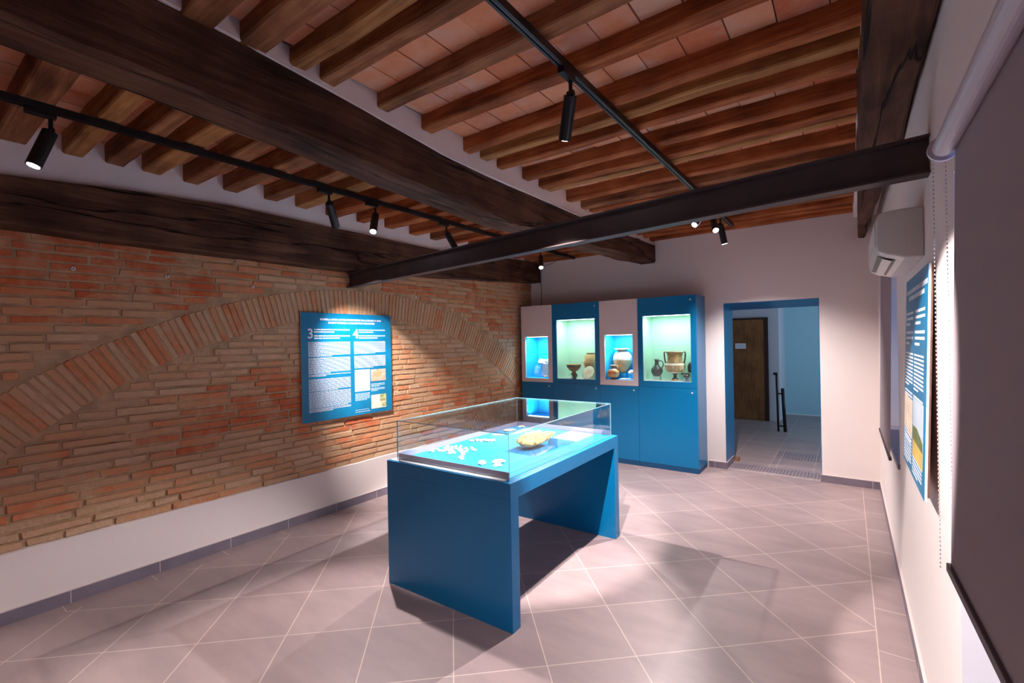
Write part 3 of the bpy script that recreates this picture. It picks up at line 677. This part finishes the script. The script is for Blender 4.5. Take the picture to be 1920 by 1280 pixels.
# ================================================================ DISPLAY CABINETS
CY = 5.622
units = [(-3.890, -3.365, (-3.822, -3.436, 1.047, 1.640), 'lilac', 'cyan2', 'leftmost narrow display cabinet with white upper door and cyan niche'),
         (-3.365, -2.644, (-3.298, -2.710, 1.053, 1.863), 'blue', 'mint', 'blue display cabinet with tall mint niche, second from the left'),
         (-2.644, -2.125, (-2.573, -2.195, 1.064, 1.640), 'lilac', 'cyan2', 'narrow display cabinet with white upper door, third from the left'),
         (-2.125, -1.421, (-2.064, -1.488, 1.064, 1.861), 'blue', 'mint', 'rightmost blue display cabinet with tall mint niche beside the doorway')]
CHt = 2.086; SP = .992
for i, (xa, xb, (wx0, wx1, wz0, wz1), dm, im, lab) in enumerate(units):
    t = thing('display_cabinet', lab, 'cabinet', ((xa + xb) / 2, CY, 0), 0, 'display cabinets along the back wall')
    mx_ = (xa + xb) / 2; hx = (xb - xa) / 2; dy = YB - CY - .002
    b = MB(); y0 = .020
    nx0, nx1 = wx0 - mx_ - .012, wx1 - mx_ + .012; nz0, nz1 = wz0 - .012, wz1 + .012; ny = .36
    side = 'blue'
    # carcass around the niche
    b.box((-hx, y0, .05), (nx0, dy, CHt), side); b.box((nx1, y0, .05), (hx, dy, CHt), side); b.box((nx0, y0, .05), (nx1, dy, nz0), side); b.box((nx0, y0, nz1), (nx1, dy, CHt), side); b.box((nx0, ny + .008, nz0), (nx1, dy, nz1), side)
    b.build('carcass', t)
    # lining
    b = MB(); e = .004
    b.box((nx0, y0, nz0), (nx0 + e, ny, nz1), im); b.box((nx1 - e, y0, nz0), (nx1, ny, nz1), im); b.box((nx0, ny, nz0), (nx1, ny + .008, nz1), im)
    b.box((nx0, y0, nz0), (nx1, ny, nz0 + e + .008), 'white' if im == 'mint' else im); b.box((nx0, y0, nz1 - e), (nx1, ny, nz1), im)
    b.build('niche_lining', t)
    # upper door: frame round the opening
    gp = .0015; b = MB(); u0, u1, v0, v1 = -hx + gp, hx - gp, SP + gp, CHt
    a0, a1, c0, c1 = wx0 - mx_, wx1 - mx_, wz0, wz1
    b.box((u0, 0, v0), (a0, y0 - .001, v1), dm); b.box((a1, 0, v0), (u1, y0 - .001, v1), dm); b.box((a0, 0, v0), (a1, y0 - .001, c0), dm); b.box((a0, 0, c1), (a1, y0 - .001, v1), dm)
    ud = b.build('upper_door', t)
    MB().box((a0, .010, c0), (a1, .014, c1), 'glass').build('glass_pane', t)
    MB().tube((hx - .065, .0, CHt - .055), (hx - .065, -.006, CHt - .055), .010, 'chrome', 14).build('lock', ud)
    ld = MB().box((u0, 0, .060), (u1, y0 - .001, SP - gp), 'blue').build('lower_door', t)
    MB().tube((hx - .060, .0, SP - .052), (hx - .060, -.006, SP - .052), .010, 'chrome', 14).build('lock', ld)
    MB().box((-hx, .022 if i < 9 else 0, 0), (hx, dy, .05), 'blue_dark').box((u0, .001, .0), (u1, .022, .058), 'blue_dark').build('plinth', t)
    MB().box((nx0 + .03, y0 + .002, nz1 - .018), (nx1 - .03, y0 + .022, nz1 - e), 'led').build('led_strip', t)
    l = area('niche_light', (0, .10, nz1 - .02), nx1 - nx0 - .06, 1.25 if im == 'mint' else 2.1, (.86, 1, .93) if im == 'mint' else (.9, 1, 1), (R(12), 0, 0), .05); l.parent = t
    l.data.spread = R(160)

def lathe_obj(name, prof, mat, loc, label, cat, mats=None, n=32, handles=None):
    t = thing(name, label, cat, loc)
    MB().lathe(prof, mat, n=n, mats=mats).build('body', t, smooth=True, weld=True)
    if handles:
        for pts, r, m in handles: MB().path(pts, r, m).build('handle', t, smooth=True)
    return t
def claymat(name, c, bump=.25, var=.2, rough=.6): return plain(name, c, rough, bump=bump, bscale=30, var=var, vscale=18)
M['c_buff'] = claymat('buff_clay', (.62, .38, .17)); M['c_pale'] = claymat('pale_clay', (.80, .62, .46)); M['c_brown'] = claymat('brown_clay', (.30, .15, .09)); M['c_black'] = claymat('black_glaze', (.06, .06, .055), .1, .3, .3)
M['c_grey'] = claymat('grey_bucchero', (.10, .105, .10), .1, .3, .35); M['c_orange'] = claymat('orange_clay', (.62, .28, .10)); M['c_cream'] = claymat('cream_clay', (.78, .72, .58)); M['c_figure'] = claymat('painted_krater', (.50, .30, .13), .1, .45, .4)
F1 = 1.068
# cabinet 1
t = thing('info_card', 'small blue text card leaning in the leftmost cyan niche', 'card', (-3.72, 5.74, 1.068)); t.rotation_euler = (R(-18), 0, R(-8))
MB().box((-.055, 0, 0), (.055, .004, .17), 'cyan').build('card', t)
b = MB()
for k in range(9): b.box((-.045, -.001, .145 - k * .013), (-.045 + rnd.uniform(.05, .088), 0, .149 - k * .013), 'print_pale')
b.build('printed_text', t)
sherd(-3.665, 5.83, .075, .05, .05, .2, 'stone', 'white plaster-like lump resting on white block in the leftmost niche', None, 'stone_fragment', 'fragment', 3, z=1.241, sub=3)
o = MB().box((-3.72, 5.815, F1 - .008), (-3.60, 5.89, 1.24), 'white').build('display_block', bevel=.002); tag(o, 'tall white display block behind the blue card in the leftmost niche', 'block')
o = MB().box((-3.58, 5.72, F1 - .008), (-3.47, 5.80, 1.25), 'white').build('display_block', bevel=.002); tag(o, 'white display block at the right side of the leftmost niche', 'block')
sherd(-3.53, 5.76, .045, .03, .045, .2, 'stone', 'white stone fragment on the right block of the leftmost niche', None, 'stone_fragment', 'fragment', 5, z=1.25, sub=3)
sherd(-3.52, 5.68, .022, .012, .02, .2, 'c_pale', 'tiny pale object at the foot of the right white block in the leftmost niche', None, 'stone_fragment', 'fragment', 8, z=F1 - .008)
# cabinet 2
F2 = 1.054
lathe_obj('footed_bowl', [(0, 0), (.045, 0), (.035, .02), (.022, .035), (.06, .06), (.095, .10), (.105, .14), (.098, .14), (.085, .105), (.02, .065)], 'c_brown', (-3.115, 5.78, F2 + .05), 'wide brown footed bowl standing on a clear block in the left mint niche', 'bowl',
          mats=['c_brown', 'c_brown', 'c_brown', 'c_brown', 'c_brown', 'c_black', 'c_orange', 'c_orange', 'c_orange'])
o = MB().box((-3.155, 5.74, F2 + .001), (-3.075, 5.82, F2 + .05), 'acrylic').build('acrylic_block'); tag(o, 'clear acrylic block under the brown bowl in the left mint niche', 'block')
lathe_obj('dark_cup', [(0, 0), (.024, 0), (.020, .01), (.034, .03), (.040, .06), (.036, .06), (.03, .035), (0, .02)], 'c_black', (-3.045, 5.67, F2), 'small dark glazed cup in front of the brown bowl', 'cup')
lathe_obj('amber_jar', [(0, 0), (.055, 0), (.075, .05), (.10, .11), (.115, .155), (.105, .19), (.10, .24), (.075, .275), (.068, .29), (.075, .297), (.065, .297), (.055, .27)], 'c_buff', (-2.872, 5.85, F2 + .05), 'plump amber jar with dark lip at the right of the left mint niche', 'jar',
          mats=['c_buff'] * 8 + ['c_brown'] * 3, handles=[([(.07, 0, .285), (.115, 0, .275), (.125, 0, .23), (.10, 0, .19)], .010, 'c_buff')])
o = MB().box((-2.922, 5.80, F2 + .001), (-2.822, 5.90, F2 + .05), 'white').build('display_block'); tag(o, 'low white block under the amber jar', 'block')
t = lathe_obj('leaning_plate', [(0, .0), (.05, .0), (.092, .014), (.096, .018), (.09, .02), (.05, .008), (0, .008)], 'c_cream', (-2.845, 5.70, F2 + .078), 'cream plate propped upright in front of the amber jar', 'plate',
              mats=['c_cream', 'c_cream', 'c_grey', 'c_cream', 'c_cream', 'c_pale']); t.rotation_euler = (R(62), 0, R(-10))
o = MB().box((-3.25, 5.66, F2), (-3.10, 5.74, F2 + .003), 'white').build('caption_card'); tag(o, 'white caption card on the floor of the left mint niche', 'card')
# cabinet 3
F3 = 1.064
lathe_obj('large_storage_jar', [(0, 0), (.05, 0), (.085, .05), (.12, .12), (.125, .165), (.118, .22), (.09, .265), (.068, .28), (.07, .295), (.105, .308), (.105, .316), (.06, .312), (.055, .28)], 'c_orange', (-2.42, 5.84, F3 + .08), 'large two-tone storage jar with wide white rim in the right cyan niche', 'jar',
          mats=['c_orange', 'c_buff', 'c_buff', 'c_buff', 'c_pale', 'c_pale', 'c_pale', 'c_brown', 'c_pale', 'c_pale', 'c_pale', 'c_pale'])
o = MB().box((-2.48, 5.78, F3 + .001), (-2.36, 5.90, F3 + .08), 'cyan2').build('display_block'); tag(o, 'blue block under the large storage jar', 'block')
lathe_obj('round_jug', [(0, 0), (.03, 0), (.06, .03), (.078, .07), (.075, .10), (.05, .125), (.024, .135), (.022, .155), (.036, .175), (.038, .182), (.026, .182), (.015, .15)], 'c_buff', (-2.485, 5.685, F3 + .002), 'small round jug standing in front of the large storage jar', 'jug',
          mats=['c_brown', 'c_brown', 'c_buff', 'c_orange', 'c_orange', 'c_pale', 'c_brown', 'c_brown', 'c_pale', 'c_pale', 'c_pale'], handles=[([(.03, 0, .175), (.06, 0, .17), (.062, 0, .14), (.045, 0, .12)], .007, 'c_orange')])
o = MB().box((-2.40, 5.66, F3), (-2.25, 5.76, F3 + .012), 'white').build('caption_card'); tag(o, 'white caption card lying beside the round jug', 'card')
sherd(-2.26, 5.76, .05, .035, .03, .1, 'c_pale', 'pale bowl fragment at the right edge of the right cyan niche', None, 'bowl_fragment', 'fragment', 12, z=F3 + .075, sub=3)
o = MB().box((-2.30, 5.73, F3 + .001), (-2.215, 5.80, F3 + .075), 'cyan2').build('display_block'); tag(o, 'blue block under the pale bowl fragment', 'block')
# cabinet 4
F4 = 1.064
lathe_obj('grey_jug', [(0, 0), (.038, 0), (.055, .02), (.072, .06), (.066, .095), (.035, .125), (.025, .15), (.022, .185), (.032, .21), (.025, .21), (.015, .18)], 'c_grey', (-1.945, 5.78, F4 + .05), 'dark grey jug with loop handle in the rightmost niche', 'jug',
          handles=[([(.025, 0, .185), (.05, 0, .195), (.075, 0, .175), (.082, 0, .14), (.066, 0, .10)], .006, 'c_grey')])
o = MB().box((-1.985, 5.74, F4 + .001), (-1.905, 5.82, F4 + .05), 'mint').build('display_block'); tag(o, 'low pale block under the dark grey jug', 'block')
t = thing('krater', 'large painted krater with two tall handles in the rightmost niche', 'vase', (-1.725, 5.79, F4 + .09))
prof = [(0, -.085), (.045, -.085), (.04, -.07), (.018, -.05), (.018, -.02), (.035, 0), (.09, .02), (.116, .06), (.122, .10), (.112, .125), (.088, .138), (.086, .20), (.094, .245), (.118, .262), (.118, .268), (.09, .262), (.08, .20)]
MB().lathe(prof, 'c_figure', n=36, mats=['c_orange', 'c_orange', 'c_black', 'c_black', 'c_black', 'c_cream', 'c_figure', 'c_figure', 'c_cream', 'c_brown', 'c_figure', 'c_figure', 'c_figure', 'c_cream', 'c_brown', 'c_brown']).build('body', t, smooth=True, weld=True)
for s_ in (-1, 1): MB().path([(s_ * .115, 0, .262), (s_ * .128, 0, .255), (s_ * .125, 0, .20), (s_ * .118, 0, .15), (s_ * .108, 0, .12)], .009, 'c_black').build('handle', t, smooth=True)
b = MB()
for k in range(7):   # painted figures round the belly, thin strokes standing on the surface
    a = R(-150 + k * 20)
    for q, (z_a, z_b) in enumerate(((.05, .10), (.04, .085))):
        aa = a + q * R(7); ra, rb = .113, .1245
        b.tube((ra * math.cos(aa), ra * math.sin(aa), z_a), (rb * math.cos(aa + .12), rb * math.sin(aa + .12), z_b), .0035, 'c_cream', 6)
b.build('painted_figures', t)
o = MB().box((-1.77, 5.74, F4 + .001), (-1.65, 5.86, F4 + .003), 'mint').build('display_block'); tag(o, 'flat pale slab under the krater', 'block')
lathe_obj('dark_helmet_shaped_vessel', [(0, 0), (.03, 0), (.036, .03), (.038, .07), (.028, .105), (.012, .125), (0, .13)], 'c_black', (-1.555, 5.86, F4 + .10), 'dark rounded vessel behind the small goblet at the right end', 'vessel')
o = MB().box((-1.60, 5.82, F4 + .001), (-1.51, 5.90, F4 + .10), 'mint').build('display_block'); tag(o, 'pale block under the dark rounded vessel', 'block')
lathe_obj('small_goblet', [(0, 0), (.030, 0), (.012, .012), (.010, .03), (.035, .055), (.040, .085), (.034, .085), (.02, .055)], 'c_grey', (-1.565, 5.70, F4), 'small grey goblet at the front right of the rightmost niche', 'goblet')
lathe_obj('painted_bowl', [(0, 0), (.02, 0), (.022, .01), (.045, .03), (.050, .055), (.044, .055), (.03, .03)], 'c_cream', (-1.60, 5.775, F4 + .045), 'small cream and black bowl between krater and goblet', 'bowl', mats=['c_black', 'c_black', 'c_cream', 'c_black', 'c_cream', 'c_cream'])
o = MB().box((-1.63, 5.745, F4 + .001), (-1.57, 5.805, F4 + .045), 'acrylic').build('acrylic_block'); tag(o, 'clear acrylic block under the cream and black bowl', 'block')
o = MB().box((-2.04, 5.66, F4), (-1.88, 5.73, F4 + .003), 'white').build('caption_card'); tag(o, 'white caption card on the floor of the rightmost niche', 'card')

# ================================================================ TEXT PANELS
def text_mesh(s, size, mat, align='CENTER', name='lettering', bold=.0):
    cu = bpy.data.curves.new(name, 'FONT'); cu.body = s; cu.size = size; cu.align_x = align; cu.extrude = .0004; cu.offset = bold
    o = bpy.data.objects.new('tmp', cu); C.objects.link(o)
    bpy.context.view_layer.update()
    me = bpy.data.meshes.new_from_object(o.evaluated_get(bpy.context.evaluated_depsgraph_get())); bpy.data.objects.remove(o)
    me.materials.clear(); me.materials.append(M[mat]); me.name = name
    n = bpy.data.objects.new(name, me); C.objects.link(n); return n
def para(b, x0, x1, ztop, n, pitch, last=1., h=.0052, mat='print_white', y=-.0055, seed=1):
    """rows of small words, too small to be read in the photograph"""
    rr = random.Random(seed)
    for i in range(n):
        z = ztop - i * pitch; x = x0; xe = x0 + (x1 - x0) * (last if i == n - 1 else 1)
        while x < xe - .004:
            wl = min(rr.uniform(.012, .045), xe - x)
            if xe - x - wl < .012: wl = xe - x
            b.box((x, y, z - h), (x + wl, y + .0005, z), mat); x += wl + .0045
# panel local frame: x right, z up, face toward -y
M['photo_a'] = plain('archive_photo_rosy', (.68, .40, .30), .4, var=.35, vscale=25)
M['photo_b'] = plain('archive_photo_green', (.42, .45, .20), .4, var=.6, vscale=30)
M['photo_c'] = plain('photo_sky', (.62, .72, .80), .4, var=.1); M['photo_d'] = plain('photo_field', (.75, .52, .12), .4, var=.15); M['photo_e'] = plain('photo_trees', (.16, .19, .04), .4, var=.5, vscale=40)
def wall_panel(loc, rot, w_, h_, label, left):
    t = thing('text_panel', label, 'panel', loc); t.rotation_euler = rot
    MB().box((0, -.005, 0), (w_, -.003, h_), 'panel_blue').box((0, -.003, 0), (w_, .004, h_), 'white').box((.01, .004, .01), (w_ - .01, .011, h_ - .01), 'panelback').build('board', t)
    def put(s, size, x, z, mat='print_white', al='CENTER', sx=1, bold=0, nm='lettering'):
        o = text_mesh(s, size, mat, al, nm, bold); o.parent = t; o.location = (x, -.0056, z); o.rotation_euler = (R(90), 0, 0); o.scale = (sx, 1, 1); return o
    cx = w_ * .53
    put('RIPARBELLA ANTICA: UN TERRITORIO SOSPESO TRA LE COLLINE E IL MARE', .0245, cx, h_ - .068, sx=.83, bold=.0006)
    put('ANCIENT RIPARBELLA: A LAND BETWEEN HILLS AND SEA', .0245, cx, h_ - .098, sx=.83, bold=.0006)
    b = MB()
    if left:
        c1, c2 = (.065, .50), (.545, .925)
        put('3', .125, .088, h_ - .235, bold=.002, nm='numeral'); put('4', .125, .565, h_ - .235, bold=.002, nm='numeral')
        for (a, e), sd in (((.125, .50), 1), ((.60, .925), 2)):
            para(b, a, e, h_ - .150, 2, .0215, .55, .010, seed=sd); para(b, a, e, h_ - .208, 2, .0215, .70, .010, seed=sd + 5)
        para(b, *c1, h_ - .270, 12, .0115, .55, seed=3); para(b, *c1, h_ - .415, 13, .0115, .50, seed=4); para(b, *c1, h_ - .568, 2, .0115, .4, seed=14)
        para(b, *c1, h_ - .610, 10, .0115, .68, seed=5); para(b, *c1, h_ - .728, 13, .0115, .92, seed=6); para(b, *c1, h_ - .880, 3, .0115, .55, seed=16)
        para(b, *c2, h_ - .270, 11, .0115, .66, seed=7); para(b, *c2, h_ - .412, 11, .0115, .6, seed=8)
        para(b, .74, .91, h_ - .700, 3, .0125, .6, .006, 'print_pale', seed=9); para(b, .74, .91, h_ - .745, 3, .0125, .5, .006, 'print_pale', seed=10)
        para(b, .55, .72, h_ - .785, 6, .0125, .8, .006, 'print_pale', seed=11); para(b, .55, .71, h_ - .965 + .02, 1, .012, 1, .005, 'print_pale', seed=12); para(b, .55, .72, h_ - .965, 1, .012, 1, .005, 'print_pale', seed=13)
        b.build('printed_text', t)
        MB().box((.548, -.0058, h_ - .765), (.725, -.005, h_ - .550), 'white').build('white_picture', t)
        m1 = MB().box((.738, -.0058, h_ - .675), (.925, -.005, h_ - .555), 'photo_a'); m1.tube((.835, -.0066, h_ - .61), (.835, -.0058, h_ - .61), .035, 'c_buff', 24); m1.build('rosy_photograph', t)
        m2 = MB().box((.738, -.0058, h_ - .955), (.925, -.005, h_ - .815), 'c_cream'); m2.box((.85, -.0064, h_ - .89), (.925, -.0058, h_ - .815), 'photo_b').box((.87, -.0064, h_ - .945), (.925, -.0058, h_ - .90), 'photo_b'); m2.build('green_photograph', t)
    else:
        c1, c2 = (.04 * w_, .44 * w_), (.50 * w_, .90 * w_)
        put('1', .10, .05 * w_ + .005, h_ - .20, nm='numeral'); 
        for (a, e), sd in (((.06 * w_, .42 * w_), 21), ((.52 * w_, .92 * w_), 22)):
            para(b, a, e, h_ - .150, 3, .024, .55, .011, seed=sd); para(b, a, e, h_ - .235, 3, .024, .5, .011, seed=sd + 5)
        for c, sd in ((c1, 31), (c2, 41)):
            para(b, *c, h_ - .330, 10, .0155, .5, .0075, seed=sd); para(b, *c, h_ - .50, 6, .0155, .6, .0075, seed=sd + 1); para(b, *c, h_ - .61, 14, .0155, .6, .0075, seed=sd + 2)
        para(b, .08 * w_, .4 * w_, .13, 4, .0125, .6, .006, 'print_pale', seed=9)
        b.build('printed_text', t)
        MB().box((.03 * w_, -.0058, .16), (.22 * w_, -.005, .32), 'c_pale').box((.24 * w_, -.0058, .15), (.46 * w_, -.005, .31), 'c_pale').build('small_photographs', t)
        MB().box((.50 * w_, -.0058, .165), (.93 * w_, -.005, .33), 'photo_c').box((.50 * w_, -.0058, .09), (.93 * w_, -.005, .165), 'photo_d').poly([(.50 * w_, -.0062, .16), (.93 * w_, -.0062, .155), (.93 * w_, -.0062, .19), (.7 * w_, -.0062, .22), (.50 * w_, -.0062, .215)], [(0, 1, 2, 3, 4)], 'photo_e').build('field_photograph', t)
    return t
# left wall: panel's x axis runs along +y (seen from the room, left to right = increasing y)
wall_panel((XL + .026, 2.255, .877), (0, 0, R(90)), 1.001, .997, 'large blue text panel with numerals 3 and 4 on the brick wall', True)
wp = wall_panel((XR - .030, 2.925, .98), (0, 0, R(-90)), .742, .84, 'tall blue text panel with field photograph on the right wall', False)
wp.rotation_euler = (R(-1.6), 0, R(-90)); wp.location = (XR - .040, 2.925, .985)

# ---- screws with white plugs left in the bricks
for (y, z_, l) in ((.766, 2.086, 'white wall plug in the bricks nearest the camera'), (1.267, 2.087, 'white wall plug in the bricks, second from the left'), (1.859, 2.064, 'white wall plug in the bricks just left of the steel beam end'),
                   (3.651, 2.094, 'white wall plug in the bricks just right of the text panel'), (4.876, 2.147, 'white wall plug in the bricks closest to the back wall')):
    tag(MB().tube((XL - .005, y, z_), (XL + .012, y, z_), .011, 'white', 14).tube((XL + .012, y, z_), (XL + .0125, y, z_), .005, 'black', 10).build('wall_plug'), l, 'wall plug')

# ================================================================ AIR CONDITIONER
t = thing('air_conditioner', 'white wall-mounted air conditioner above the right text panel', 'air conditioner', (XR, 2.48, 1.86))
pr = [(0, .028), (0, .228), (-.06, .232), (-.115, .228), (-.142, .222), (-.151, .20), (-.153, .13), (-.151, .085), (-.146, .064), (-.120, .048), (-.06, .030)]
L = .80
b = MB(); n = len(pr)
vs = [(x, 0, z) for x, z in pr] + [(x, L, z) for x, z in pr]
b.poly(vs, [list(range(n)), [n + i for i in range(n)][::-1]] + [(i, n + i, n + (i + 1) % n, (i + 1) % n) for i in range(n)], 'ac')
b.build('housing', t, bevel=.006, weld=True)
MB().box((-.1555, .05, .09), (-.152, L - .05, .20), 'ac').build('front_cover', t, bevel=.001)
b = MB(); b.poly([(-.145, .10, .058), (-.085, .10, .032), (-.085, L - .10, .032), (-.145, L - .10, .058)], [(0, 1, 2, 3)], 'black'); b.build('air_outlet', t)
MB().poly([(-.128, .098, .046), (-.097, .098, .033), (-.097, L - .098, .033), (-.128, L - .098, .046), (-.129, .098, .044), (-.098, .098, .031), (-.098, L - .098, .031), (-.129, L - .098, .044)], [(0, 1, 2, 3), (7, 6, 5, 4), (0, 4, 5, 1), (1, 5, 6, 2), (2, 6, 7, 3), (3, 7, 4, 0)], 'ac').build('louver', t)
b = MB(); b.box((-.057, -.0012, .034), (-.055, 0, .228), 'lilac'); b.build('side_seam', t)

# ================================================================ ROLLER BLINDS
def blind(x, ya, yb, ztop, zbot, label, dxb=(0, 0), chain=True, tube_r=.021, zseg=8):
    t = thing('roller_blind', label, 'blind', (x, yb, ztop))
    L = yb - ya; hgt = ztop - zbot
    MB().tube((-.012, 0, 0), (-.012, -L, 0), tube_r, 'tube', 24).build('roller_tube', t, smooth=False, bevel=.002)
    MB().tube((-.012, .0, 0), (-.012, .012, 0), tube_r + .008, 'tube', 24).build('end_cap', t)
    # fabric: from behind the tube to the bar, a thin ruled sheet
    b = MB(); xs = .006; th = .0012
    vs = []
    for k in (0, 1):
        vs += [(xs + k * th, -.012, 0), (xs + k * th, -L, 0), (xs + dxb[0] + k * th, -.012, -hgt), (xs + dxb[1] + k * th, -L, -hgt)]
    b.poly(vs, [(0, 1, 3, 2), (4, 6, 7, 5), (0, 2, 6, 4), (1, 5, 7, 3), (2, 3, 7, 6)], 'cloth'); b.build('fabric', t)
    b = MB(); b.poly([(xs + dxb[0] - .008, -.008, -hgt - .02), (xs + dxb[1] - .008, -L, -hgt - .02), (xs + dxb[1] + .008, -L, -hgt - .02), (xs + dxb[0] + .008, -.008, -hgt - .02),
            (xs + dxb[0] - .008, -.008, -hgt), (xs + dxb[1] - .008, -L, -hgt), (xs + dxb[1] + .008, -L, -hgt), (xs + dxb[0] + .008, -.008, -hgt)],
           [(0, 3, 2, 1), (4, 5, 6, 7), (0, 1, 5, 4), (1, 2, 6, 5), (2, 3, 7, 6), (3, 0, 4, 7)], 'bar'); b.build('bottom_bar', t, bevel=.002)
    if chain:
        b = MB(); zc = -hgt * 1.02
        for xx in (-.030, -.008):
            z_ = -.02
            while z_ > zc:
                b.tube((xx, .008, z_), (xx, .008, z_ - .0045), .0013, 'chain', 6); z_ -= .010
        b.build('bead_chain', t)
    return t
blind(.199, -.9, 1.47, 2.008, 1.045, 'large grey roller blind filling the right edge of the view', dxb=(-.020, .03))
blind(.232, 3.92, 5.15, 2.14, .77, 'narrow-looking grey roller blind behind the air conditioner near the back corner', chain=False, dxb=(-.025, -.025))

# ================================================================ HALL
t = thing('wooden_door', 'dark brown wooden door with a paper notice beyond the doorway', 'door', (-1.217, 9.93, 0))
MB().box((-.92, -.045, .003), (-.065, -.02, 1.915), 'door_wood').build('door_leaf', t)
MB().box((-.065, -.05, .003), (0, 0, 1.95), 'door_dark').box((-.99, -.05, .003), (-.92, 0, 1.95), 'door_dark').box((-.92, -.05, 1.915), (-.065, 0, 1.95), 'door_dark').build('door_frame', t)
nt = MB().box((-.565, -.048, 1.36), (-.375, -.0455, 1.465), 'white').build('paper_notice', t)
b = MB()
for k in range(7): b.box((-.54 + k * .02, -.0495, 1.405), (-.527 + k * .02, -.0482, 1.43), 'print_pale')
b.build('notice_text', nt)
def rail(p, h, lean, label):
    t = thing('handrail_post', label, 'post', p); MB().tube((0, 0, 0), lean, .019, 'black', 12).build('tube', t, smooth=True); MB().tube(lean, (lean[0], lean[1], lean[2] + .02), .028, 'black', 12).build('cap', t); return t
t = thing('stair_railing', 'short black metal railing standing in the hall beyond the doorway', 'railing', (-.965, 8.9, 0))
MB().tube((0, 0, 0), (-.015, 0, .94), .016, 'black').build('post', t, smooth=True)
MB().tube((.10, 0, 0), (.07, 0, .72), .026, 'black').build('post', t, smooth=True)
MB().tube((-.01, 0, .63), (.07, 0, .63), .012, 'black').tube((-.003, 0, .09), (.095, 0, .09), .012, 'black').build('crossbar', t)
MB().tube((-.06, .0, .96), (.0, 0, .96), .022, 'black').build('handrail', t)
o = MB().box((-1.196, 6.47, 0), (-1.15, 6.56, .05), 'c_brown').build('door_stop'); tag(o, 'small dark door stop at the inner corner of the blue jamb', 'door stop')
